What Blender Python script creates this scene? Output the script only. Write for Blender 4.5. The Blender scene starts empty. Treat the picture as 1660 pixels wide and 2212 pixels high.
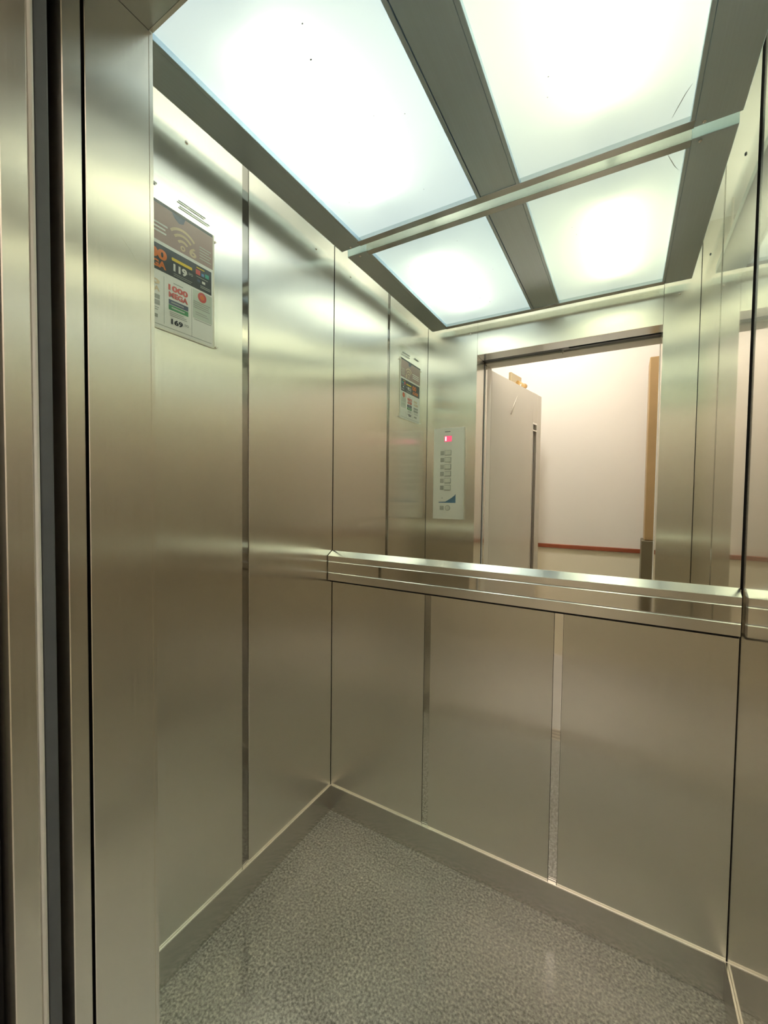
import bpy, bmesh, math, random
from mathutils import Vector, Matrix

random.seed(7)
S = bpy.context.scene
COL = S.collection

# ------------------------------------------------------------------ camera
cam_d = bpy.data.cameras.new('camera')
cam = bpy.data.objects.new('camera', cam_d)
COL.objects.link(cam)
cam_d.sensor_fit = 'HORIZONTAL'
cam_d.sensor_width = 36.0
cam_d.lens = 36.0 * 892.93 / 1660.0
cam_d.clip_start = 0.01
cam_d.clip_end = 50
_f = Vector((-0.50142621, 0.8645071, -0.03462988))
_r = Vector((0.86475758, 0.5020484, 0.01190558))
_u = Vector((-0.02767833, 0.02397669, 0.99932929))
_m = Matrix((_r, _u, -_f)).transposed().to_4x4()
_m.translation = Vector((0.9535, -0.4060, 1.2120))
cam.matrix_world = _m
S.camera = cam

# ------------------------------------------------------------------ world + view
wd = bpy.data.worlds.new('world')
S.world = wd
wd.use_nodes = True
wd.node_tree.nodes['Background'].inputs[0].default_value = (0.9, 0.85, 0.78, 1)
wd.node_tree.nodes['Background'].inputs[1].default_value = 0.0
S.view_settings.view_transform = 'Standard'
S.view_settings.look = 'None'
S.view_settings.exposure = 0.86
S.view_settings.gamma = 1.0
S.view_settings.use_curve_mapping = False
cy = S.cycles
cy.use_denoising = True
cy.use_adaptive_sampling = True
cy.adaptive_threshold = 0.9
cy.adaptive_min_samples = 24
cy.max_bounces = 11
cy.glossy_bounces = 11
cy.diffuse_bounces = 4
cy.transmission_bounces = 6
cy.transparent_max_bounces = 10
cy.caustics_reflective = True
cy.blur_glossy = 0.3
cy.sample_clamp_indirect = 6.0

PANEL_EMIT = 0.23        # diffuser glow (backlit sheets)
TUBE_EMIT = 13.2          # fluorescent tubes behind the sheets
HALL_EMIT = 51.0          # hall ceiling lamp

# ------------------------------------------------------------------ dimensions (metres)
W, D = 1.2, 0.85                 # cabin width, depth (back mirror plane)
ZT = 2.33                        # cabin roof
ZB = 0.10                        # kick plate height
XD, XR, ZH = 0.277, 1.076, 1.953  # car door opening
ZF = 2.095                       # underside of the hanging light frame
RB, RT = 0.902, 1.010            # handrail bottom, top
YS0, YS1 = 0.423, 0.445          # inlay strip on side walls

# ------------------------------------------------------------------ material helpers
def new_mat(name):
    m = bpy.data.materials.new(name)
    m.use_nodes = True
    nt = m.node_tree
    b = nt.nodes['Principled BSDF']
    return m, nt, b

def plain(name, col, rough=0.5, metal=0.0, spec=0.5, var=0.0, scale=8.0):
    m, nt, b = new_mat(name)
    b.inputs['Roughness'].default_value = rough
    b.inputs['Metallic'].default_value = metal
    b.inputs['Specular IOR Level'].default_value = spec
    b.inputs['Base Color'].default_value = (*col, 1)
    if var:
        tc = nt.nodes.new('ShaderNodeTexCoord')
        nz = nt.nodes.new('ShaderNodeTexNoise')
        nz.inputs['Scale'].default_value = scale
        nz.inputs['Detail'].default_value = 4
        mx = nt.nodes.new('ShaderNodeMix'); mx.data_type = 'RGBA'
        mx.inputs[6].default_value = (*[c * (1 - var) for c in col], 1)
        mx.inputs[7].default_value = (*[min(1, c * (1 + var)) for c in col], 1)
        nt.links.new(tc.outputs['Object'], nz.inputs['Vector'])
        nt.links.new(nz.outputs['Fac'], mx.inputs[0])
        nt.links.new(mx.outputs[2], b.inputs['Base Color'])
    return m

def brushed(name, col, rough, aniso, axis=(0, 0, 1), wave=0.0, grain=(260, 260, 3), graze=0.0):
    """stainless steel: brush lines run up the sheet, so reflections smear sideways"""
    m, nt, b = new_mat(name)
    b.inputs['Metallic'].default_value = 1.0
    b.inputs['Anisotropic'].default_value = aniso
    geo = nt.nodes.new('ShaderNodeNewGeometry')
    cr = nt.nodes.new('ShaderNodeVectorMath'); cr.operation = 'CROSS_PRODUCT'
    nt.links.new(geo.outputs['True Normal'], cr.inputs[0])
    cr.inputs[1].default_value = axis          # direction of the brush lines
    ep = nt.nodes.new('ShaderNodeVectorMath'); ep.operation = 'ADD'
    ep.inputs[1].default_value = (0.004, 0.003, 0.005)   # keeps the tangent valid on end faces
    nt.links.new(cr.outputs[0], ep.inputs[0])
    nt.links.new(ep.outputs[0], b.inputs['Tangent'])
    mp = nt.nodes.new('ShaderNodeMapping')
    mp.inputs['Scale'].default_value = grain
    nt.links.new(geo.outputs['Position'], mp.inputs['Vector'])
    nz = nt.nodes.new('ShaderNodeTexNoise')
    nz.inputs['Scale'].default_value = 1.0
    nz.inputs['Detail'].default_value = 3
    nt.links.new(mp.outputs[0], nz.inputs['Vector'])
    mx = nt.nodes.new('ShaderNodeMix'); mx.data_type = 'RGBA'
    mx.inputs[6].default_value = (*[c * 0.95 for c in col], 1)
    mx.inputs[7].default_value = (*[min(1, c * 1.05) for c in col], 1)
    nt.links.new(nz.outputs['Fac'], mx.inputs[0])
    nt.links.new(mx.outputs[2], b.inputs['Base Color'])
    mr = nt.nodes.new('ShaderNodeMapRange')
    mr.inputs['To Min'].default_value = rough * 0.93
    mr.inputs['To Max'].default_value = rough * 1.07
    nt.links.new(nz.outputs['Fac'], mr.inputs['Value'])
    nt.links.new(mr.outputs[0], b.inputs['Roughness'])
    if wave:
        n2 = nt.nodes.new('ShaderNodeTexNoise')
        n2.inputs['Scale'].default_value = 2.6
        n2.inputs['Detail'].default_value = 1
        bp = nt.nodes.new('ShaderNodeBump')
        bp.inputs['Strength'].default_value = 1.0
        bp.inputs['Distance'].default_value = wave
        nt.links.new(geo.outputs['Position'], n2.inputs['Vector'])
        nt.links.new(n2.outputs['Fac'], bp.inputs['Height'])
        nt.links.new(bp.outputs[0], b.inputs['Normal'])
    if graze:      # fine-ground steel turns mirror-like at very flat angles
        g = nt.nodes.new('ShaderNodeBsdfGlossy')
        g.inputs['Roughness'].default_value = 0.03
        nt.links.new(mx.outputs[2], g.inputs['Color'])
        lw = nt.nodes.new('ShaderNodeLayerWeight'); lw.inputs['Blend'].default_value = 0.5
        r2 = nt.nodes.new('ShaderNodeMapRange')
        r2.inputs['From Min'].default_value = 0.72; r2.inputs['From Max'].default_value = 0.84
        r2.inputs['To Min'].default_value = 0.0; r2.inputs['To Max'].default_value = graze
        nt.links.new(lw.outputs['Facing'], r2.inputs['Value'])
        ms = nt.nodes.new('ShaderNodeMixShader')
        nt.links.new(r2.outputs[0], ms.inputs[0])
        nt.links.new(b.outputs[0], ms.inputs[1]); nt.links.new(g.outputs[0], ms.inputs[2])
        nt.links.new(ms.outputs[0], nt.nodes['Material Output'].inputs['Surface'])
    return m

def emitter(name, col, strength):
    m = bpy.data.materials.new(name); m.use_nodes = True
    nt = m.node_tree; nt.nodes.clear()
    e = nt.nodes.new('ShaderNodeEmission'); o = nt.nodes.new('ShaderNodeOutputMaterial')
    e.inputs[0].default_value = (*col, 1); e.inputs[1].default_value = strength
    nt.links.new(e.outputs[0], o.inputs[0])
    return m

def diffuser_mat(name, col, emit, tint):
    m = bpy.data.materials.new(name); m.use_nodes = True
    nt = m.node_tree; nt.nodes.clear()
    t = nt.nodes.new('ShaderNodeBsdfTranslucent'); t.inputs[0].default_value = (*tint, 1)
    e = nt.nodes.new('ShaderNodeEmission'); e.inputs[0].default_value = (*col, 1); e.inputs[1].default_value = emit
    a = nt.nodes.new('ShaderNodeAddShader'); o = nt.nodes.new('ShaderNodeOutputMaterial')
    nt.links.new(t.outputs[0], a.inputs[0]); nt.links.new(e.outputs[0], a.inputs[1])
    nt.links.new(a.outputs[0], o.inputs[0])
    return m

STEEL = brushed('brushed_steel_sheet', (0.89, 0.868, 0.805), 0.25, 1.0, wave=0.0005, graze=0.6)
STEEL_X = brushed('brushed_steel_long_x', (0.66, 0.71, 0.71), 0.26, 0.6, axis=(1, 0, 0), grain=(3, 260, 260))
STEEL_Y = brushed('brushed_steel_long_y', (0.62, 0.76, 0.85), 0.30, 0.6, axis=(0, 1, 0), grain=(260, 3, 260))
KICK = brushed('brushed_kick_plate', (0.66, 0.64, 0.59), 0.24, 0.9, axis=(0, 0, 1))
SATIN = plain('satin_steel', (0.86, 0.83, 0.77), 0.30, 1.0, var=0.04, scale=20)
BRIGHT = plain('bright_steel_edge', (0.92, 0.90, 0.85), 0.18, 1.0, var=0.03, scale=30)
POLISH_SIDE = plain('recess_shaded_polished_steel', (0.42, 0.40, 0.37), 0.08, 1.0, var=0.03, scale=12)  # same polished steel, recess shade of the side strips put into its colour
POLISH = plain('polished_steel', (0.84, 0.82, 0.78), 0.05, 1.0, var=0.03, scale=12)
MIRROR = plain('silvered_mirror', (0.90, 0.915, 0.88), 0.004, 1.0)
DARK = plain('shadow_gap_black', (0.012, 0.012, 0.012), 0.8, var=0.2)
EDGEWHITE = plain('white_edge_strip', (0.88, 0.87, 0.82), 0.3, var=0.03)
RUBBER = plain('dark_rubber', (0.135, 0.15, 0.165), 0.45, var=0.15, scale=30)
WHITEBOX = plain('white_painted_roof', (0.85, 0.86, 0.84), 0.7, var=0.03)
JAMB = plain('cream_painted_jamb', (0.74, 0.70, 0.60), 0.4, var=0.04, scale=5)
LEAF = plain('warm_grey_door_paint', (0.74, 0.69, 0.59), 0.22, var=0.04, scale=4)
HALLCEIL = plain('hall_ceiling_paint', (0.8, 0.77, 0.72), 0.8, var=0.03)
REDWOOD = plain('red_brown_timber', (0.33, 0.085, 0.035), 0.35, var=0.25, scale=18)
TAN = plain('tan_timber', (0.42, 0.27, 0.12), 0.4, var=0.12, scale=9)
OLIVE = plain('olive_grey_plinth', (0.16, 0.13, 0.07), 0.45, var=0.15, scale=9)
BRASS = plain('brass', (0.75, 0.52, 0.22), 0.25, 1.0, var=0.06, scale=30)
TANMETAL = plain('tan_painted_metal', (0.45, 0.36, 0.22), 0.4, var=0.05)
CREAM = plain('cream_faceplate', (0.96, 0.955, 0.89), 0.45, 0.15, var=0.02)
INKGREY = plain('grey_ink', (0.25, 0.26, 0.24), 0.6, var=0.05)
PALEGREY = plain('pale_grey_key', (0.82, 0.82, 0.73), 0.3, var=0.04)
BRAILLE = plain('braille_tag_grey', (0.50, 0.50, 0.44), 0.4, var=0.06)
BLUE = plain('steel_blue_print', (0.12, 0.24, 0.36), 0.5, var=0.05)
DARKGLASS = plain('slit_glass', (0.22, 0.20, 0.18), 0.08, var=0.05)
TUBE_A = emitter('tube_glow_cool', (1.0, 0.97, 0.74), TUBE_EMIT)
TUBE_B = emitter('tube_glow_warm', (1.0, 0.97, 0.66), TUBE_EMIT)
DIFF_A = diffuser_mat('frosted_acrylic_cool', (0.72, 0.90, 1.0), PANEL_EMIT, (0.47, 0.51, 0.505))
DIFF_B = diffuser_mat('frosted_acrylic_warm', (0.78, 0.93, 0.95), PANEL_EMIT, (0.48, 0.50, 0.44))
HALLGLOW = emitter('hall_lamp_glow', (1.0, 0.97, 0.93), HALL_EMIT)
DISPLAY = emitter('display_glow', (0.85, 0.10, 0.18), 0.8)
DIGIT = emitter('digit_glow', (1.0, 0.85, 0.88), 1.6)

def hall_wall_mat():
    m, nt, b = new_mat('two_tone_hall_paint')
    b.inputs['Roughness'].default_value = 0.6
    geo = nt.nodes.new('ShaderNodeNewGeometry')
    sp = nt.nodes.new('ShaderNodeSeparateXYZ')
    gt = nt.nodes.new('ShaderNodeMath'); gt.operation = 'GREATER_THAN'; gt.inputs[1].default_value = 0.85
    mx = nt.nodes.new('ShaderNodeMix'); mx.data_type = 'RGBA'
    mx.inputs[6].default_value = (0.88, 0.79, 0.60, 1)
    nz = nt.nodes.new('ShaderNodeTexNoise'); nz.inputs['Scale'].default_value = 1.5
    m2 = nt.nodes.new('ShaderNodeMix'); m2.data_type = 'RGBA'
    m2.inputs[6].default_value = (0.79, 0.73, 0.65, 1)
    m2.inputs[7].default_value = (0.84, 0.775, 0.69, 1)
    nt.links.new(geo.outputs['Position'], sp.inputs[0])
    nt.links.new(geo.outputs['Position'], nz.inputs['Vector'])
    nt.links.new(nz.outputs['Fac'], m2.inputs[0])
    nt.links.new(sp.outputs[2], gt.inputs[0])
    nt.links.new(gt.outputs[0], mx.inputs[0])
    nt.links.new(m2.outputs[2], mx.inputs[7])
    nt.links.new(mx.outputs[2], b.inputs['Base Color'])
    return m
HALLWALL = hall_wall_mat()

def granite_mat():
    m, nt, b = new_mat('speckled_grey_granite')
    geo = nt.nodes.new('ShaderNodeNewGeometry')
    v = nt.nodes.new('ShaderNodeTexVoronoi'); v.inputs['Scale'].default_value = 260
    n1 = nt.nodes.new('ShaderNodeTexNoise'); n1.inputs['Scale'].default_value = 150; n1.inputs['Detail'].default_value = 6
    n2 = nt.nodes.new('ShaderNodeTexNoise'); n2.inputs['Scale'].default_value = 9; n2.inputs['Detail'].default_value = 3
    for n in (v, n1, n2):
        nt.links.new(geo.outputs['Position'], n.inputs['Vector'])
    cr = nt.nodes.new('ShaderNodeValToRGB')
    e = cr.color_ramp.elements
    e[0].position = 0.33; e[0].color = (0.20, 0.194, 0.182, 1)
    e[1].position = 0.62; e[1].color = (0.60, 0.585, 0.555, 1)
    k = cr.color_ramp.elements.new(0.47); k.color = (0.37, 0.36, 0.34, 1)
    k = cr.color_ramp.elements.new(0.72); k.color = (0.80, 0.78, 0.73, 1)
    nt.links.new(n1.outputs['Fac'], cr.inputs[0])
    mx = nt.nodes.new('ShaderNodeMix'); mx.data_type = 'RGBA'; mx.blend_type = 'MULTIPLY'; mx.inputs[0].default_value = 0.6
    nt.links.new(cr.outputs[0], mx.inputs[6])
    c2 = nt.nodes.new('ShaderNodeMix'); c2.data_type = 'RGBA'
    c2.inputs[6].default_value = (0.8, 0.8, 0.75, 1); c2.inputs[7].default_value = (1.25, 1.22, 1.15, 1)
    nt.links.new(n2.outputs['Fac'], c2.inputs[0]); nt.links.new(c2.outputs[2], mx.inputs[7])
    nt.links.new(mx.outputs[2], b.inputs['Base Color'])
    mr = nt.nodes.new('ShaderNodeMapRange'); mr.inputs['To Min'].default_value = 0.09; mr.inputs['To Max'].default_value = 0.17
    nt.links.new(n1.outputs['Fac'], mr.inputs['Value']); nt.links.new(mr.outputs[0], b.inputs['Roughness'])
    b.inputs['Coat Weight'].default_value = 1.0
    b.inputs['Coat IOR'].default_value = 1.9
    b.inputs['Coat Roughness'].default_value = 0.09
    bp = nt.nodes.new('ShaderNodeBump'); bp.inputs['Strength'].default_value = 0.2; bp.inputs['Distance'].default_value = 0.0008
    nt.links.new(v.outputs['Distance'], bp.inputs['Height']); nt.links.new(bp.outputs[0], b.inputs['Normal'])
    return m
GRANITE = granite_mat()
HALLTILE = plain('hall_floor_tile', (0.62, 0.58, 0.52), 0.25, var=0.12, scale=6)

# ------------------------------------------------------------------ object helpers
def tag(o, label=None, cat=None, group=None, kind=None):
    if label: o['label'] = label
    if cat: o['category'] = cat
    if group: o['group'] = group
    if kind: o['kind'] = kind
    return o

def wpos(o):
    return o.location.copy() if o is not None else Vector((0, 0, 0))

def empty(name, loc, rz=0.0):
    o = bpy.data.objects.new(name, None)
    o.empty_display_size = 0.05
    COL.objects.link(o)
    o.location = loc; o.rotation_euler = (0, 0, rz)
    return o

def link(name, bm, m, parent=None, origin=(0, 0, 0), base=None, smooth=False):
    """bm in world coordinates; becomes one mesh object with its origin at `origin`"""
    org = Vector(origin)
    bmesh.ops.translate(bm, verts=bm.verts, vec=-org)
    bmesh.ops.recalc_face_normals(bm, faces=bm.faces)
    me = bpy.data.meshes.new(name)
    bm.to_mesh(me); bm.free()
    me.materials.append(m)
    if smooth:
        for p in me.polygons: p.use_smooth = True
    o = bpy.data.objects.new(name, me)
    COL.objects.link(o)
    if parent is not None:
        o.parent = parent
        o.location = org - (base if base is not None else BASE.get(parent.name, Vector((0, 0, 0))))
    else:
        o.location = org
    BASE[o.name] = org
    return o
BASE = {}

def bm_box(bm, x0, x1, y0, y1, z0, z1):
    r = bmesh.ops.create_cube(bm, size=1.0)
    bmesh.ops.scale(bm, verts=r['verts'], vec=(x1 - x0, y1 - y0, z1 - z0))
    bmesh.ops.translate(bm, verts=r['verts'], vec=((x0 + x1) / 2, (y0 + y1) / 2, (z0 + z1) / 2))
    return r['verts']

def box(name, x0, x1, y0, y1, z0, z1, m, parent=None, bev=0.0, seg=1):
    bm = bmesh.new()
    bm_box(bm, x0, x1, y0, y1, z0, z1)
    if bev:
        bmesh.ops.bevel(bm, geom=list(bm.edges), offset=bev, segments=seg, affect='EDGES', profile=0.5)
    return link(name, bm, m, parent, ((x0 + x1) / 2, (y0 + y1) / 2, z0))

def root(name, loc, rz=0.0):
    o = empty(name, loc, rz)
    BASE[o.name] = Vector(loc)
    return o

def cyl(name, c, axis, r, h, m, parent=None, seg=24, r2=None):
    """cylinder centred at c along axis 'X','Y' or 'Z'"""
    bm = bmesh.new()
    bmesh.ops.create_cone(bm, cap_ends=True, segments=seg, radius1=r, radius2=r if r2 is None else r2, depth=h)
    if axis == 'X': bmesh.ops.rotate(bm, verts=bm.verts, cent=(0, 0, 0), matrix=Matrix.Rotation(math.pi / 2, 3, 'Y'))
    if axis == 'Y': bmesh.ops.rotate(bm, verts=bm.verts, cent=(0, 0, 0), matrix=Matrix.Rotation(-math.pi / 2, 3, 'X'))
    bmesh.ops.translate(bm, verts=bm.verts, vec=c)
    return link(name, bm, m, parent, c)

def screw(parent, c, axis, m=None):
    """small domed screw head"""
    bm = bmesh.new()
    bmesh.ops.create_uvsphere(bm, u_segments=12, v_segments=6, radius=0.0045)
    sc = {'X': (0.6, 1, 1), 'Y': (1, 0.6, 1), 'Z': (1, 1, 0.6)}[axis]
    bmesh.ops.scale(bm, verts=bm.verts, vec=sc)
    bmesh.ops.translate(bm, verts=bm.verts, vec=c)
    return link('screw', bm, m or BRIGHT, parent, c, smooth=True)

# ================================================================== SETTING: cabin shell
# floor
floor = box('floor', 0.0, W, -0.10, D, -0.03, 0.0, GRANITE); tag(floor, kind='structure')
# roof above the hanging light frame
ceiling = box('ceiling', -0.02, W + 0.02, -0.10, D + 0.02, ZT, ZT + 0.02, WHITEBOX); tag(ceiling, kind='structure')

# left wall: dark backing, two brushed sheets and one polished inlay strip
wl = box('wall_left', -0.025, -0.006, -0.10, D + 0.02, 0.0, ZT, DARK); tag(wl, kind='structure')
box('panel', -0.006, 0.0, 0.0, YS0 - 0.001, ZB, ZT, STEEL, wl, 0.0012)
box('panel', -0.006, 0.0, YS1 + 0.001, D - 0.0015, ZB, ZT, STEEL, wl, 0.0012)
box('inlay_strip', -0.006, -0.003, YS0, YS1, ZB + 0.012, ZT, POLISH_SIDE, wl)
box('strip_end_cap', -0.006, 0.0005, YS0, YS1, ZB, ZB + 0.011, BRIGHT, wl, 0.0008)
for y in (0.25, 0.745):
    screw(wl, (0.0005, y, 2.078), 'X')
bl = box('baseboard_left', -0.006, 0.0045, 0.0, D - 0.004, 0.0, ZB, KICK, None, 0.0012); tag(bl, kind='structure')

box('top_edge', 0.0003, 0.0052, 0.0, D - 0.006, ZB + 0.0001, ZB + 0.0024, BRIGHT, bl, 0.0006)

# back wall: backing, three brushed sheets and two polished strips below the mirror
wb = box('wall_back', -0.005, W + 0.005, D + 0.006, D + 0.025, 0.0, ZT, DARK); tag(wb, kind='structure')
for x0, x1 in ((0.0015, 0.386), (0.410, 0.791), (0.816, W - 0.002)):
    box('panel', x0, x1, D, D + 0.006, ZB, RT - 0.004, STEEL, wb)
for x0, x1 in ((0.387, 0.409), (0.792, 0.815)):
    box('inlay_strip', x0, x1, D + 0.003, D + 0.006, ZB + 0.012, RT - 0.004, POLISH, wb)
    box('strip_end_cap', x0, x1, D - 0.0005, D + 0.006, ZB, ZB + 0.011, BRIGHT, wb, 0.0008)
bb = box('baseboard_back', 0.0, W, D - 0.0045, D + 0.006, 0.0, ZB, KICK, None, 0.0012); tag(bb, kind='structure')

box('top_edge', 0.0, W, D - 0.0052, D - 0.0003, ZB + 0.0001, ZB + 0.0024, BRIGHT, bb, 0.0006)

# right wall: like the left one, two brushed sheets and a polished inlay strip
wr = box('wall_right', W + 0.006, W + 0.025, -0.10, D + 0.02, 0.0, ZT, DARK); tag(wr, kind='structure')
box('panel', W, W + 0.006, 0.0, YS0 - 0.001, ZB, ZT, STEEL, wr)
box('panel', W, W + 0.006, YS1 + 0.001, D - 0.001, ZB, ZT, STEEL, wr)
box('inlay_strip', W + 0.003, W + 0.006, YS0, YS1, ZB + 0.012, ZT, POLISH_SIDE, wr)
box('strip_end_cap', W - 0.0005, W + 0.006, YS0, YS1, ZB, ZB + 0.011, BRIGHT, wr, 0.0008)
br_ = box('baseboard_right', W - 0.0045, W + 0.006, 0.0, D - 0.005, 0.0, ZB, KICK, None, 0.0012); tag(br_, kind='structure')
box('top_edge', W - 0.0052, W - 0.0003, 0.0, D - 0.006, ZB + 0.0001, ZB + 0.0024, BRIGHT, br_, 0.0006)
for y in (0.20, 0.70):
    screw(wr, (W - 0.0005, y, 2.105), 'X', RUBBER)

# front wall (seen in the mirror): left return, right return, transom over the doorway
wf = box('wall_front', 0.0, XD - 0.002, -0.094, -0.006, 0.0, ZT, DARK); tag(wf, kind='structure')
box('return_panel', 0.0015, XD, -0.006, 0.0, 0.0, ZT, STEEL, wf)
box('reveal_panel', XD - 0.002, XD, -0.0985, -0.006, 0.0, ZH, STEEL, wf, 0.0009)
box('core', XR + 0.002, W, -0.094, -0.006, 0.0, ZT, DARK, wf)
box('return_panel', XR, W - 0.0015, -0.006, 0.0, 0.0, ZT, STEEL, wf)
box('reveal_panel', XR, XR + 0.002, -0.095, -0.006, 0.0, ZH, STEEL, wf)
box('core', XD, XR, -0.094, -0.007, ZH + 0.003, ZT, DARK, wf)
box('transom_panel', XD + 0.001, XR - 0.001, -0.006, 0.0, ZH, ZT, STEEL, wf)
box('reveal_panel', XD, XR, -0.095, -0.0065, ZH, ZH + 0.002, STEEL_X, wf)
for x in (0.24, 1.129):
    screw(wf, (x, 0.0005, 2.066), 'Y')

# door tracks and gaps in the head of the doorway
hd = box('trim_1', XD - 0.02, XR + 0.02, -0.205, -0.096, ZH + 0.035, ZH + 0.10, DARK); tag(hd, kind='structure')
box('track', XD, 0.70, -0.150, -0.098, ZH + 0.004, ZH + 0.034, RUBBER, hd, 0.001)
box('track', 0.70, XR, -0.150, -0.120, ZH + 0.002, ZH + 0.034, RUBBER, hd, 0.001)
box('track_cover', XD, 0.665, -0.196, -0.152, ZH - 0.004, ZH + 0.034, JAMB, hd, 0.001)
box('track_cover', 0.735, XR, -0.196, -0.152, ZH - 0.004, ZH + 0.034, JAMB, hd, 0.001)

# sliding car doors, stacked open in the pocket left of the doorway
d2 = root('door_2', (0.10, -0.115, 0.0)); tag(d2, kind='structure')
box('leaf', -0.25, XD - 0.001, -0.126, -0.1022, 0.006, ZH + 0.001, STEEL, d2, 0.0012)
d3 = root('door_3', (0.10, -0.165, 0.0)); tag(d3, kind='structure')
box('leaf', -0.25, XD - 0.001, -0.1935, -0.1645, 0.006, ZH - 0.006, STEEL, d3, 0.0012)
box('edge_trim', XD - 0.02, XD - 0.001, -0.164, -0.1565, 0.006, ZH - 0.006, EDGEWHITE, d3, 0.003, 2)
box('seal', XD - 0.03, XD - 0.003, -0.156, -0.1405, 0.006, ZH - 0.006, RUBBER, d3, 0.002, 2)
sill = box('trim_2', 0.0, W, -0.205, -0.10, -0.03, 0.002, SATIN); tag(sill, kind='structure')
for y in (-0.118, -0.150, -0.180):
    box('groove', 0.02, W - 0.02, y - 0.004, y + 0.004, 0.0021, 0.0026, DARK, sill)
pocket = box('wall_pocket', -0.30, XD - 0.03, -0.209, -0.197, 0.0, ZT, DARK); tag(pocket, kind='structure')

# ================================================================== SETTING: landing outside
HX0, HX1, HY, HZ = -0.9, 2.3, -1.35, 2.85
JY0, JY1 = -0.30, -0.214
hf = box('floor_hall', HX0, HX1, HY, -0.206, -0.03, 0.0, HALLTILE); tag(hf, kind='structure')
hc = box('ceiling_hall', HX0, HX1, HY, JY1, HZ, HZ + 0.03, HALLCEIL); tag(hc, kind='structure')
hw = box('wall_hall', HX0, HX1, HY - 0.05, HY, 0.0, HZ, HALLWALL); tag(hw, kind='structure')
hs = box('wall_hall_left', HX0 - 0.05, HX0, HY, JY1, 0.0, HZ, HALLWALL); tag(hs, kind='structure')
hs = box('wall_hall_right', HX1, HX1 + 0.05, HY, JY1, 0.0, HZ, HALLWALL); tag(hs, kind='structure')
wo = box('wall_landing', HX0, XD - 0.05, JY0, JY1, 0.0, HZ, HALLWALL); tag(wo, kind='structure')
box('wall_section', XR + 0.05, HX1, JY0, JY1, 0.0, HZ, HALLWALL, wo)
box('wall_section', XD - 0.05, XR + 0.05, JY0, JY1, ZH + 0.06, HZ, HALLWALL, wo)
fr = root('trim_3', (0.68, -0.255, 0.0)); tag(fr, kind='structure')
box('jamb', XD - 0.05, XD - 0.008, JY0 - 0.004, JY1 + 0.004, 0.0, ZH + 0.014, JAMB, fr, 0.002)
box('jamb', XR + 0.006, XR + 0.05, JY0 - 0.004, JY1 + 0.004, 0.0, ZH + 0.014, JAMB, fr, 0.002)
box('head', XD - 0.05, XR + 0.05, JY0 - 0.004, JY1 + 0.004, ZH + 0.015, ZH + 0.06, JAMB, fr, 0.002)
ch = box('trim_4', HX0, HX1, HY, HY + 0.018, 0.838, 0.868, REDWOOD, None, 0.003); tag(ch, kind='structure')

# hinged landing door standing open into the hall
ang = math.atan2(-0.78, 0.145)
d1 = root('door_1', (0.268, -0.31, 0.0), ang); tag(d1, kind='structure')
BASE[d1.name] = Vector((0, 0, 0))
box('leaf', 0.0, 0.640, -0.04, 0.0, 0.012, 1.96, LEAF, d1, 0.002)
box('leaf_edge', 0.720, 0.800, -0.04, 0.0, 0.012, 1.96, LEAF, d1, 0.002)
box('leaf_rail', 0.641, 0.719, -0.04, 0.0, 1.755, 1.96, LEAF, d1)
box('leaf_rail', 0.641, 0.719, -0.04, 0.0, 0.012, 0.70, LEAF, d1)
g = box('vision_slit', 0.642, 0.718, -0.026, -0.014, 0.701, 1.754, DARKGLASS, d1)
BASE[g.name] = Vector((0.68, -0.02, 0.701))
box('slit_frame', 0.642, 0.648, -0.013, 0.001, 0.701, 1.754, SATIN, d1)
box('slit_frame', 0.712, 0.718, -0.013, 0.001, 0.701, 1.754, SATIN, d1)
box('slit_bar', 0.648, 0.712, -0.013, 0.001, 1.742, 1.754, SATIN, d1)
box('slit_bar', 0.648, 0.712, -0.013, 0.001, 1.695, 1.703, SATIN, d1)
box('latch_plate', 0.800, 0.802, -0.030, -0.010, 0.77, 0.84, RUBBER, d1)
for z in (0.35, 1.6):
    cyl('hinge', (-0.004, -0.008, z), 'Z', 0.007, 0.10, SATIN, d1, 12)
# closer: bracket over the leaf top, brass knuckle, thin rod standing in for the arm's reflection down the face
box('closer_bracket', 0.36, 0.53, -0.060, -0.041, 1.90, 2.045, TANMETAL, d1, 0.003)
cyl('closer_knuckle', (0.475, -0.022, 1.985), 'X', 0.013, 0.11, BRASS, d1, 16)
cyl('closer_pivot', (0.536, -0.022, 1.985), 'X', 0.017, 0.014, TAN, d1, 16)
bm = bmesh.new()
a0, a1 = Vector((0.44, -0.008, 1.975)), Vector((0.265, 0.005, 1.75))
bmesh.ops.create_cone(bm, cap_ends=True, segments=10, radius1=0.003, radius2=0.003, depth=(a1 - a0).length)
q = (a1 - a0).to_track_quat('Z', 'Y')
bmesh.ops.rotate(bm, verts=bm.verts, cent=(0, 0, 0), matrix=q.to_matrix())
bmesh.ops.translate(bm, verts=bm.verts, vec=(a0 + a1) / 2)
link('closer_arm_reflection', bm, LEAF, d1, (a0 + a1) / 2, smooth=True)

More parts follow.
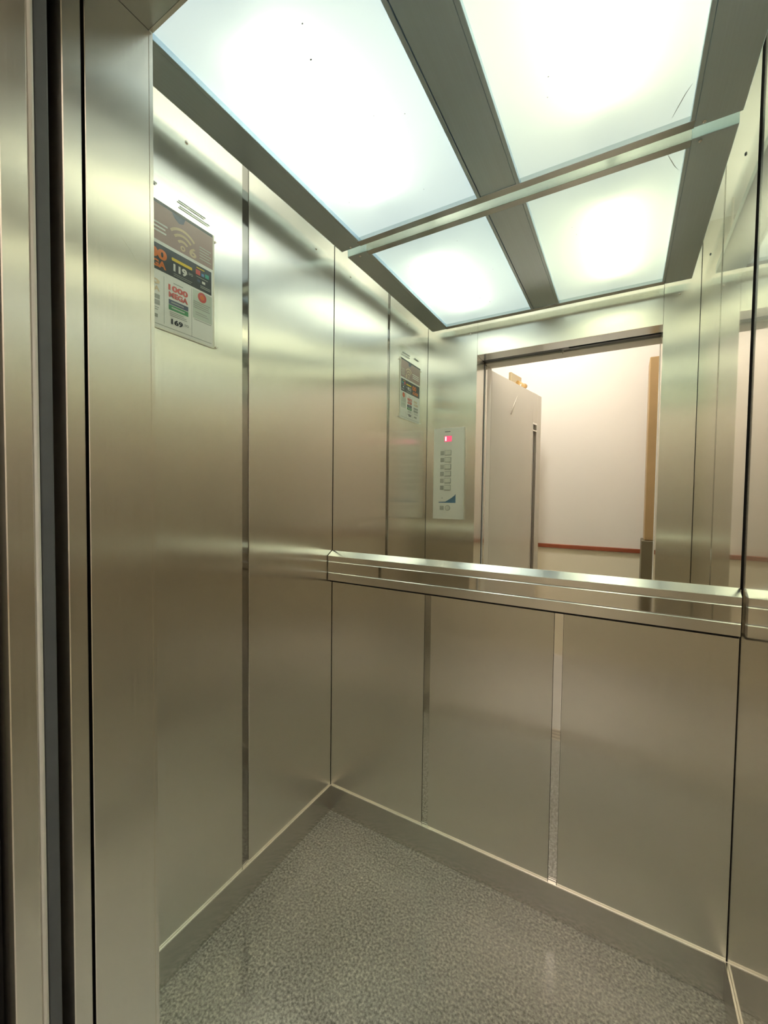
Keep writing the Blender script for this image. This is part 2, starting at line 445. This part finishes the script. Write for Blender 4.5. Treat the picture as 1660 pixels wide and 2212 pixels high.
# ================================================================== hanging light frame
lf = root('ceiling_light_frame', (0.6, 0.43, ZF))
tag(lf, 'brushed steel ceiling frame hanging around two frosted light panels', 'ceiling frame')
PX = ((0.137, 0.554), (0.677, 1.063))     # clear openings
PY = (0.078, 0.807)
FX0, FX1, FY0, FY1 = 0.046, 1.163, 0.050, 0.832
HT = ZF + 0.030
box('side_border', FX0, PX[0][0] - 0.010, FY0, FY1, ZF + 0.0015, HT, STEEL_Y, lf, 0.001)
box('side_border', PX[1][1] + 0.010, FX1, FY0, FY1, ZF + 0.0015, HT, STEEL_Y, lf, 0.001)
box('end_rail', PX[0][0] - 0.010, PX[1][1] + 0.010, PY[1], FY1, ZF, HT, STEEL_X, lf, 0.001)
box('end_rail', PX[0][0] - 0.010, PX[1][1] + 0.010, FY0, PY[0], ZF, HT, STEEL_X, lf, 0.001)
box('divider_plate', PX[0][1] + 0.011, PX[1][0] - 0.011, PY[0], PY[1], ZF + 0.003, HT, STEEL_Y, lf, 0.001)
for x0, x1 in ((PX[0][0] - 0.0095, PX[0][0]), (PX[0][1], PX[0][1] + 0.010), (PX[1][0] - 0.010, PX[1][0]), (PX[1][1], PX[1][1] + 0.0095)):
    box('glazing_bead', x0, x1, PY[0], PY[1], ZF, ZF + 0.030, STEEL_Y, lf, 0.001)
for x in (0.093, 1.091):
    screw(lf, (x, 0.82, ZF - 0.0005), 'Z')
for x in (0.08, 1.13):
    for y in (0.12, 0.70):
        cyl('hanger_rod', (x, y, (HT + ZT) / 2), 'Z', 0.004, ZT - HT, SATIN, lf, 10)

def sheet(name, x0, x1, m, label):
    bm = bmesh.new()
    vs = [bm.verts.new(c) for c in ((x0, PY[0], ZF + 0.014), (x1, PY[0], ZF + 0.014), (x1, PY[1], ZF + 0.014), (x0, PY[1], ZF + 0.014))]
    bm.faces.new(vs)
    o = link(name, bm, m, None, ((x0 + x1) / 2, 0.44, ZF + 0.014))
    return tag(o, label, 'light panel', 'frosted ceiling light panels')
sheet('light_panel', PX[0][0], PX[0][1], DIFF_A, 'frosted white light panel in the ceiling nearer the poster wall')
sheet('light_panel', PX[1][0], PX[1][1], DIFF_B, 'frosted light panel with yellowish glow in the ceiling farther from the poster wall')

def tube(x, m, label):
    t = root('fluorescent_tube', (x, 0.43, 2.168))
    tag(t, label, 'lamp tube', 'tubes above the light panels')
    cyl('glass_tube', (x, 0.43, 2.168), 'Y', 0.013, 0.46, m, t, 20)
    for y in (0.195, 0.665):
        cyl('end_cap', (x, y, 2.168), 'Y', 0.014, 0.012, SATIN, t, 20)
        box('lamp_holder', x - 0.012, x + 0.012, y - 0.005 + (0.012 if y > .4 else -0.012), y + 0.005 + (0.012 if y > .4 else -0.012), 2.154, ZT, WHITEBOX, t)
tube(0.300, TUBE_A, 'lamp tube glowing through the light panel nearer the poster wall')
tube(0.895, TUBE_B, 'lamp tube glowing through the light panel farther from the poster wall')

# ================================================================== mirror and handrail on the back wall
bm = bmesh.new()
bm_box(bm, 0.0015, W - 0.0045, D, D + 0.005, RT - 0.002, ZT - 0.002)
mir = link('wall_mirror', bm, MIRROR, None, (W / 2, D + 0.0025, RT - 0.002))
tag(mir, 'large wall mirror filling the back wall above the steel handrail', 'mirror')

hr = root('handrail', (W / 2, D - 0.015, RB))
tag(hr, 'brushed steel handrail ledge with two bright grooves under the mirror', 'handrail')
def rail_profile(name, prof, m, x0, x1):
    bm = bmesh.new()
    a = [bm.verts.new((x0, y, z)) for y, z in prof]
    b = [bm.verts.new((x1, y, z)) for y, z in prof]
    n = len(prof)
    bm.faces.new(a); bm.faces.new(b[::-1])
    for i in range(n):
        bm.faces.new((a[i], b[i], b[(i + 1) % n], a[(i + 1) % n]))
    return link(name, bm, m, hr, (W / 2, D - 0.015, prof[0][1]))
X0, X1 = 0.003, W - 0.006
yf = D - 0.030
rail_profile('sloped_cap', [(yf, 0.9925), (D - 0.0005, 0.9925), (D - 0.0005, RT), (D - 0.003, RT), (yf + 0.0008, 0.9938)], BRIGHT, X0, X1)
rail_profile('top_profile', [(yf, 0.9755), (D - 0.0005, 0.9755), (D - 0.0005, 0.9923), (yf, 0.9923)], SATIN, X0, X1)
rail_profile('bright_edge', [(yf, 0.9703), (D - 0.004, 0.9703), (D - 0.004, 0.9752), (yf + 0.0036, 0.9752), (yf, 0.9706)], BRIGHT, X0, X1)
rail_profile('polished_band', [(yf, 0.9342), (D - 0.004, 0.9342), (D - 0.004, 0.9701), (yf, 0.9701)], POLISH, X0, X1)
rail_profile('bright_edge', [(yf, 0.9290), (D - 0.004, 0.9290), (D - 0.004, 0.9340), (yf + 0.0036, 0.9340), (yf, 0.9294)], BRIGHT, X0, X1)
rail_profile('bottom_profile', [(yf, RB), (D - 0.006, RB), (D - 0.006, 0.9288), (yf, 0.9288)], SATIN, X0, X1)
rail_profile('rail_shadow_strip', [(D - 0.018, RB - 0.008), (D - 0.0005, RB - 0.008), (D - 0.0005, RB - 0.0002), (D - 0.018, RB - 0.0002)], DARK, X0, X1)  # black strip added as the shadow line under the rail

# ================================================================== poster on the left wall
PO = root('advert_poster', (0.0, 0.2125, 1.60))
tag(PO, 'internet plan advert poster in a clear holder on the left steel wall', 'poster')
def pmat(n, c): return plain('print_' + n, c, 0.45, var=0.02)
P_PAPER = pmat('paper', (0.95, 0.955, 0.91)); P_TOP = pmat('cream', (0.94, 0.925, 0.80)); P_DARK = pmat('charcoal', (0.055, 0.06, 0.06))
P_PINK = pmat('dusty_rose', (0.46, 0.33, 0.29)); P_CREAM2 = pmat('pale_gold', (0.75, 0.62, 0.42)); P_BAND = pmat('slate', (0.075, 0.085, 0.085))
P_OR = pmat('orange', (0.85, 0.24, 0.05)); P_YEL = pmat('yellow', (0.86, 0.62, 0.03)); P_WH = pmat('white', (0.88, 0.88, 0.84))
P_RED = pmat('red', (0.72, 0.13, 0.11)); P_GRN = pmat('green', (0.10, 0.36, 0.17)); P_BLUE = pmat('blue', (0.15, 0.30, 0.55)); P_NAVY = pmat('navy', (0.12, 0.15, 0.22))
P_GREY = pmat('grey', (0.45, 0.47, 0.43)); P_PALE = pmat('pale_green', (0.66, 0.73, 0.64)); P_BLK = pmat('black', (0.03, 0.035, 0.04)); P_TEAL = pmat('teal', (0.08, 0.40, 0.30))
def acrylic():
    m, nt, b = new_mat('clear_acrylic')
    nt.nodes.remove(b)
    o = nt.nodes['Material Output']
    t = nt.nodes.new('ShaderNodeBsdfTransparent'); t.inputs[0].default_value = (0.985, 0.99, 0.98, 1)
    gl = nt.nodes.new('ShaderNodeBsdfGlossy'); gl.inputs['Roughness'].default_value = 0.05
    mx = nt.nodes.new('ShaderNodeMixShader'); mx.inputs[0].default_value = 0.025
    nt.links.new(t.outputs[0], mx.inputs[1]); nt.links.new(gl.outputs[0], mx.inputs[2]); nt.links.new(mx.outputs[0], o.inputs[0])
    return m
ACRYL = acrylic()

LAY = 0.00025
def pq(name, y0, y1, z0, z1, m, lay, parent=PO):
    x = 0.003 + lay * LAY
    return box(name, x - 0.0002, x, y0, y1, z0, z1, m, parent)
def text_mesh(body, size, offs=0.0):
    cu = bpy.data.curves.new('t', 'FONT')
    cu.body = body; cu.size = size; cu.offset = offs; cu.align_x = 'LEFT'
    cu.resolution_u = 3
    ob = bpy.data.objects.new('t', cu); COL.objects.link(ob)
    dg = bpy.context.evaluated_depsgraph_get(); dg.update()
    me = bpy.data.meshes.new_from_object(ob.evaluated_get(dg))
    bpy.data.objects.remove(ob); bpy.data.curves.remove(cu)
    return me
def fit_text(name, body, y0, y1, z0, z1, m, lay, parent=PO, bold=0.02, facing='X', depth=0.003):
    """lettering stretched to the box; facing X: on the left wall, facing Y: on the front wall"""
    me = text_mesh(body, 1.0, bold)
    xs = [v.co.x for v in me.vertices]; ys = [v.co.y for v in me.vertices]
    ax, bx, ay, by = min(xs), max(xs), min(ys), max(ys)
    d = depth + lay * LAY
    cu_, cv_ = (y0 + y1) / 2, z0
    for v in me.vertices:
        u = y0 + (v.co.x - ax) / (bx - ax) * (y1 - y0)
        w = z0 + (v.co.y - ay) / (by - ay) * (z1 - z0)
        v.co = (0, u - cu_, w - cv_) if facing == 'X' else (u - cu_, 0, w - cv_)
    me.materials.clear(); me.materials.append(m); me.name = name
    o = bpy.data.objects.new(name, me); COL.objects.link(o)
    org = Vector((d, cu_, cv_)) if facing == 'X' else Vector((cu_, d, cv_))
    o.parent = parent; o.location = org - BASE[parent.name]
    return o
def lines(name, y0, y1, zs, h, m, lay, jag=0.0):
    bm = bmesh.new()
    x = 0.003 + lay * LAY
    for i, z in enumerate(zs):
        e = random.uniform(0, jag)
        bm_box(bm, x - 0.0002, x, y0, y1 - e, z - h / 2, z + h / 2)
    return link(name, bm, m, PO, (x, (y0 + y1) / 2, zs[-1]))

box('backing_sheet', 0.0005, 0.0027, 0.100, 0.326, 1.601, 1.894, P_TOP, PO)
hol = box('acrylic_cover', 0.0062, 0.0072, 0.090, 0.336, 1.599, 1.957, ACRYL, PO, 0.0003)
for y in (0.096, 0.330):
    for z in (1.606, 1.880):
        cyl('stud', (0.0038, y, z), 'X', 0.003, 0.0066, SATIN, PO, 10)
pq('paper', 0.105, 0.321, 1.604, 1.893, P_PAPER, 0)
pq('title_bar', 0.105, 0.321, 1.886, 1.893, P_DARK, 1)
pq('picture', 0.105, 0.321, 1.803, 1.8855, P_PINK, 1)
pq('offer_band', 0.110, 0.317, 1.735, 1.795, P_BAND, 1)
lines('small_print', 0.225, 0.300, [1.923], 0.0035, P_GREY, 1); lines('small_print', 0.228, 0.312, [1.911], 0.0035, P_GREY, 1)
lines('small_print', 0.122, 0.172, [1.928], 0.005, P_GREY, 1)
bm = bmesh.new()   # notch under the title bar
x = 0.003 + 3 * LAY
vs = [bm.verts.new((x, y, z)) for y, z in ((0.208, 1.886), (0.214, 1.876), (0.226, 1.868), (0.238, 1.872), (0.243, 1.886))]
bm.faces.new(vs)
link('logo_tab', bm, P_NAVY, PO, (x, 0.225, 1.868))
lines('headline_lines', 0.120, 0.198, [1.842, 1.833, 1.824], 0.004, P_WH, 3, 0.012)
lines('side_lines', 0.282, 0.316, [1.843, 1.836, 1.829, 1.822, 1.815], 0.002, P_PALE, 3, 0.012)
def arc(name, cyy, czz, r0, r1, a0, a1, m, lay):
    bm = bmesh.new(); x = 0.003 + lay * LAY; n = 20
    pa, pb = [], []
    for i in range(n + 1):
        a = a0 + (a1 - a0) * i / n
        pa.append(bm.verts.new((x, cyy + r0 * math.cos(a), czz + r0 * math.sin(a))))
        pb.append(bm.verts.new((x, cyy + r1 * math.cos(a), czz + r1 * math.sin(a))))
    for i in range(n):
        bm.faces.new((pa[i], pb[i], pb[i + 1], pa[i + 1]))
    return link(name, bm, m, PO, (x, cyy, czz))
for r0, r1 in ((0.0, 0.0065), (0.013, 0.019), (0.026, 0.032), (0.039, 0.045)):
    if r0 == 0: arc('signal_dot', 0.236, 1.814, 0.003, r1, 0, 2 * math.pi, P_CREAM2, 3)
    else: arc('signal_arc', 0.236, 1.814, r0, r1, math.radians(42), math.radians(138), P_CREAM2, 3)
fit_text('lettering', '6', 0.253, 0.273, 1.806, 1.829, P_CREAM2, 4, bold=0.03)
# offer band
fit_text('lettering', '00', 0.150, 0.195, 1.761, 1.785, P_OR, 3, bold=0.05)
fit_text('lettering', 'MEGA', 0.128, 0.193, 1.741, 1.758, P_OR, 3, bold=0.05)
bm = bmesh.new(); bm_box(bm, 0.0033, 0.0036, 0.204, 0.264, 1.773, 1.780)
bmesh.ops.bevel(bm, geom=[e for e in bm.edges if abs(e.verts[0].co.x - e.verts[1].co.x) > 1e-4], offset=0.0034, segments=5, affect='EDGES')
link('yellow_pill', bm, P_YEL, PO, (0.0035, 0.234, 1.773))
fit_text('lettering', '119', 0.211, 0.247, 1.749, 1.767, P_WH, 3, bold=0.05)
fit_text('lettering', ',90', 0.248, 0.263, 1.757, 1.765, P_GREY, 3, bold=0.02)
lines('small_print', 0.212, 0.262, [1.744, 1.740], 0.0012, P_GREY, 3, 0.01)
lines('small_print', 0.273, 0.296, [1.788], 0.0025, P_YEL, 3)
pq('app_icon', 0.271, 0.284, 1.771, 1.783, P_RED, 3); pq('app_icon', 0.287, 0.295, 1.772, 1.779, P_BLUE, 3); pq('app_icon', 0.298, 0.309, 1.772, 1.782, P_TEAL, 3)
pq('app_icon', 0.289, 0.298, 1.754, 1.760, P_WH, 3); pq('app_icon', 0.275, 0.284, 1.754, 1.760, P_NAVY, 3)
lines('small_print', 0.272, 0.306, [1.766], 0.0015, P_GREY, 3); lines('small_print', 0.284, 0.313, [1.747, 1.743], 0.002, P_GREY, 3)
# lower columns
pq('side_column', 0.263, 0.318, 1.660, 1.731, P_PALE, 1)
lines('column_rule', 0.1868, 0.1878, [1.671], 0.11, P_GREY, 1); lines('column_rule', 0.2595, 0.2603, [1.670], 0.12, P_GREY, 1)
fit_text('lettering', '1000', 0.198, 0.249, 1.700, 1.714, P_RED, 3, bold=0.05)
fit_text('lettering', 'MEGA', 0.199, 0.249, 1.684, 1.697, P_RED, 3, bold=0.05)
lines('small_print', 0.211, 0.236, [1.720], 0.002, P_GREY, 3)
pq('feature_bar', 0.199, 0.250, 1.668, 1.679, P_NAVY, 2); pq('feature_bar', 0.199, 0.250, 1.655, 1.6665, P_GRN, 2)
lines('small_print', 0.205, 0.238, [1.6735], 0.003, P_GREY, 3); lines('small_print', 0.206, 0.240, [1.661], 0.003, P_PALE, 3)
lines('small_print', 0.201, 0.248, [1.650, 1.646, 1.642], 0.0016, P_GREY, 3, 0.012)
fit_text('lettering', '169', 0.205, 0.235, 1.622, 1.635, P_BLK, 3, bold=0.04)
fit_text('lettering', ',90', 0.237, 0.251, 1.627, 1.634, P_GREY, 3, bold=0.01)
fit_text('lettering', '00', 0.138, 0.177, 1.701, 1.713, P_CREAM2, 3, bold=0.05)
fit_text('lettering', 'MEGA', 0.128, 0.177, 1.685, 1.697, P_CREAM2, 3, bold=0.05)
pq('feature_bar', 0.126, 0.177, 1.668, 1.678, P_GREY, 2); pq('feature_bar', 0.126, 0.177, 1.654, 1.665, P_GREY, 2)
lines('small_print', 0.128, 0.176, [1.648, 1.643], 0.0016, P_GREY, 3, 0.012)
lines('small_print', 0.140, 0.172, [1.629], 0.008, P_GREY, 2)
arc('round_badge', 0.289, 1.718, 0.006, 0.0125, 0, 2 * math.pi, P_RED, 3); arc('badge_centre', 0.289, 1.718, 0.0005, 0.0058, 0, 2 * math.pi, P_OR, 3)
lines('body_lines', 0.265, 0.315, [1.702, 1.697, 1.692, 1.687], 0.002, P_GREY, 3, 0.01)
lines('body_lines', 0.270, 0.308, [1.676, 1.671], 0.0015, P_GREY, 3, 0.01)
lines('small_print', 0.266, 0.316, [1.657], 0.0016, P_GREY, 3)
lines('foot_line', 0.112, 0.316, [1.611], 0.0012, P_GREY, 2)

# ================================================================== call panel on the front wall (seen in the mirror)
CP = root('control_panel', (0.1345, 0.0, 1.101))
tag(CP, 'cream control panel with floor keys and red display on front wall', 'control panel')
box('faceplate', 0.048, 0.221, 0.0002, 0.012, 1.101, 1.589, CREAM, CP, 0.0015)
box('speaker_slot', 0.112, 0.143, 0.0121, 0.0126, 1.567, 1.571, INKGREY, CP)
dsp = box('display', 0.111, 0.151, 0.0121, 0.0135, 1.516, 1.546, DISPLAY, CP)
box('digit', 0.1155, 0.1215, 0.0136, 0.0142, 1.520, 1.542, DIGIT, CP)
def key_outline(cx, cz, w, h, t, m, lbl='key'):
    k = box(lbl, cx - w / 2, cx + w / 2, 0.0121, 0.0150, cz - h / 2, cz + h / 2, BRAILLE, CP, 0.0006)
    box('key_cap', cx - w / 2 + t, cx + w / 2 - t, 0.0151, 0.0170, cz - h / 2 + t, cz + h / 2 - t, PALEGREY, k, 0.0006)
for i in range(6):
    cz = 1.456 - 0.0372 * i
    key_outline(0.132, cz, 0.037, 0.028, 0.003, PALEGREY)
    t = box('braille_tag', 0.089, 0.109, 0.0121, 0.0132, cz - 0.011, cz + 0.011, BRAILLE, CP, 0.0004)
    bm = bmesh.new()
    for dx in (-0.004, 0.004):
        for dz in (-0.005, 0.0, 0.005):
            if (dx, dz) == (0.004, -0.005) and i % 2: continue
            r = bmesh.ops.create_uvsphere(bm, u_segments=6, v_segments=4, radius=0.0016)
            bmesh.ops.translate(bm, verts=r['verts'], vec=(0.099 + dx, 0.0132, cz + dz))
    link('braille_dots', bm, PALEGREY, t, (0.099, 0.0132, cz))
cz = 1.161
k = cyl('alarm_key', (0.134, 0.0136, cz), 'Y', 0.0145, 0.003, BRAILLE, CP, 24)
cyl('key_cap', (0.134, 0.0160, cz), 'Y', 0.0118, 0.0018, PALEGREY, k, 24)
box('braille_tag', 0.089, 0.111, 0.0121, 0.0132, cz - 0.011, cz + 0.011, BRAILLE, CP, 0.0004)
bm = bmesh.new()   # blue sail emblem
pts = [(0.082, 1.1885), (0.178, 1.1885), (0.178, 1.236)]
cur = [(0.178 - 0.058 * t, 1.236 - 0.0415 * (t ** 0.75)) for t in [i / 10 for i in range(1, 11)]]
pts = pts + cur + [(0.082, 1.1925)]
a = [bm.verts.new((x, 0.0122, z)) for x, z in pts]; b = [bm.verts.new((x, 0.0128, z)) for x, z in pts]
bm.faces.new(a); bm.faces.new(b[::-1])
for i in range(len(pts)):
    bm.faces.new((a[i], a[(i + 1) % len(pts)], b[(i + 1) % len(pts)], b[i]))
link('emblem', bm, BLUE, CP, (0.13, 0.0125, 1.1885))
box('emblem_dot', 0.099, 0.104, 0.0121, 0.0126, 1.211, 1.217, BRAILLE, CP)

# ================================================================== things in the hall (seen in the mirror)
pil = root('pilaster', (1.15, -1.10, 0.0))
tag(pil, 'tan brown timber pilaster with a dark plinth in the hall', 'pilaster')
box('shaft', 1.072, 1.20, -1.20, -1.00, 0.96, 2.115, TAN, pil, 0.004)
box('plinth', 1.058, 1.20, -1.21, -0.985, 0.0, 0.959, OLIVE, pil, 0.004)

lamp = root('hall_ceiling_lamp', (0.45, -0.50, HZ))
tag(lamp, 'warm round ceiling lamp in the hall outside the lift', 'ceiling lamp')
cyl('lamp_base', (0.45, -0.50, HZ - 0.012), 'Z', 0.17, 0.024, SATIN, lamp, 40)
cyl('lamp_diffuser', (0.45, -0.50, HZ - 0.045), 'Z', 0.13, 0.042, HALLGLOW, lamp, 40, 0.155)

# ================================================================== small wear: dust on the light panels, scratches on the reveal
PANELS = [o for o in COL.objects if o.name.startswith('light_panel')]
def ribbon(name, pts, w, m, parent, nrm):
    """thin flat streak through pts, lying on a surface with normal nrm"""
    bm = bmesh.new(); n = Vector(nrm); P = [Vector(p) for p in pts]
    a, b = [], []
    for i, p in enumerate(P):
        t = (P[min(i + 1, len(P) - 1)] - P[max(i - 1, 0)]).normalized()
        d = n.cross(t) * (w / 2 * (0.35 if i in (0, len(P) - 1) else 1.0))
        a.append(bm.verts.new(p + d)); b.append(bm.verts.new(p - d))
    for i in range(len(P) - 1):
        bm.faces.new((a[i], a[i + 1], b[i + 1], b[i]))
    return link(name, bm, m, parent, pts[0])
for x, y, r in ((0.373, 0.274, 0.0024), (0.401, 0.216, 0.0018), (0.426, 0.712, 0.0014), (0.486, 0.475, 0.0014), (0.205, 0.651, 0.0013),
                (0.420, 0.444, 0.0011), (0.790, 0.549, 0.0015), (0.781, 0.596, 0.0013)):
    pn = PANELS[0] if x < 0.6 else PANELS[1]
    bm = bmesh.new()
    bmesh.ops.create_uvsphere(bm, u_segments=8, v_segments=5, radius=r)
    bmesh.ops.scale(bm, verts=bm.verts, vec=(1.0, 0.7, 0.3))
    bmesh.ops.translate(bm, verts=bm.verts, vec=(x, y, ZF + 0.0132))
    link('dust_speck', bm, RUBBER, pn, (x, y, ZF + 0.0132))
ribbon('hair', [(1.056, 0.716, ZF + 0.0134), (1.045, 0.739, ZF + 0.0134), (1.035, 0.767, ZF + 0.0134), (1.026, 0.792, ZF + 0.0134)], 0.0016, BRAILLE, PANELS[1], (0, 0, 1))
ribbon('scratch', [(XD + 0.0003, -0.051, 1.606), (XD + 0.0003, -0.037, 1.593), (XD + 0.0003, -0.027, 1.579)], 0.0009, BRIGHT, wf, (1, 0, 0))
ribbon('scratch', [(XD + 0.0003, -0.042, 1.087), (XD + 0.0003, -0.033, 1.078), (XD + 0.0003, -0.022, 1.0725), (XD + 0.0003, -0.013, 1.070)], 0.0010, BRIGHT, wf, (1, 0, 0))
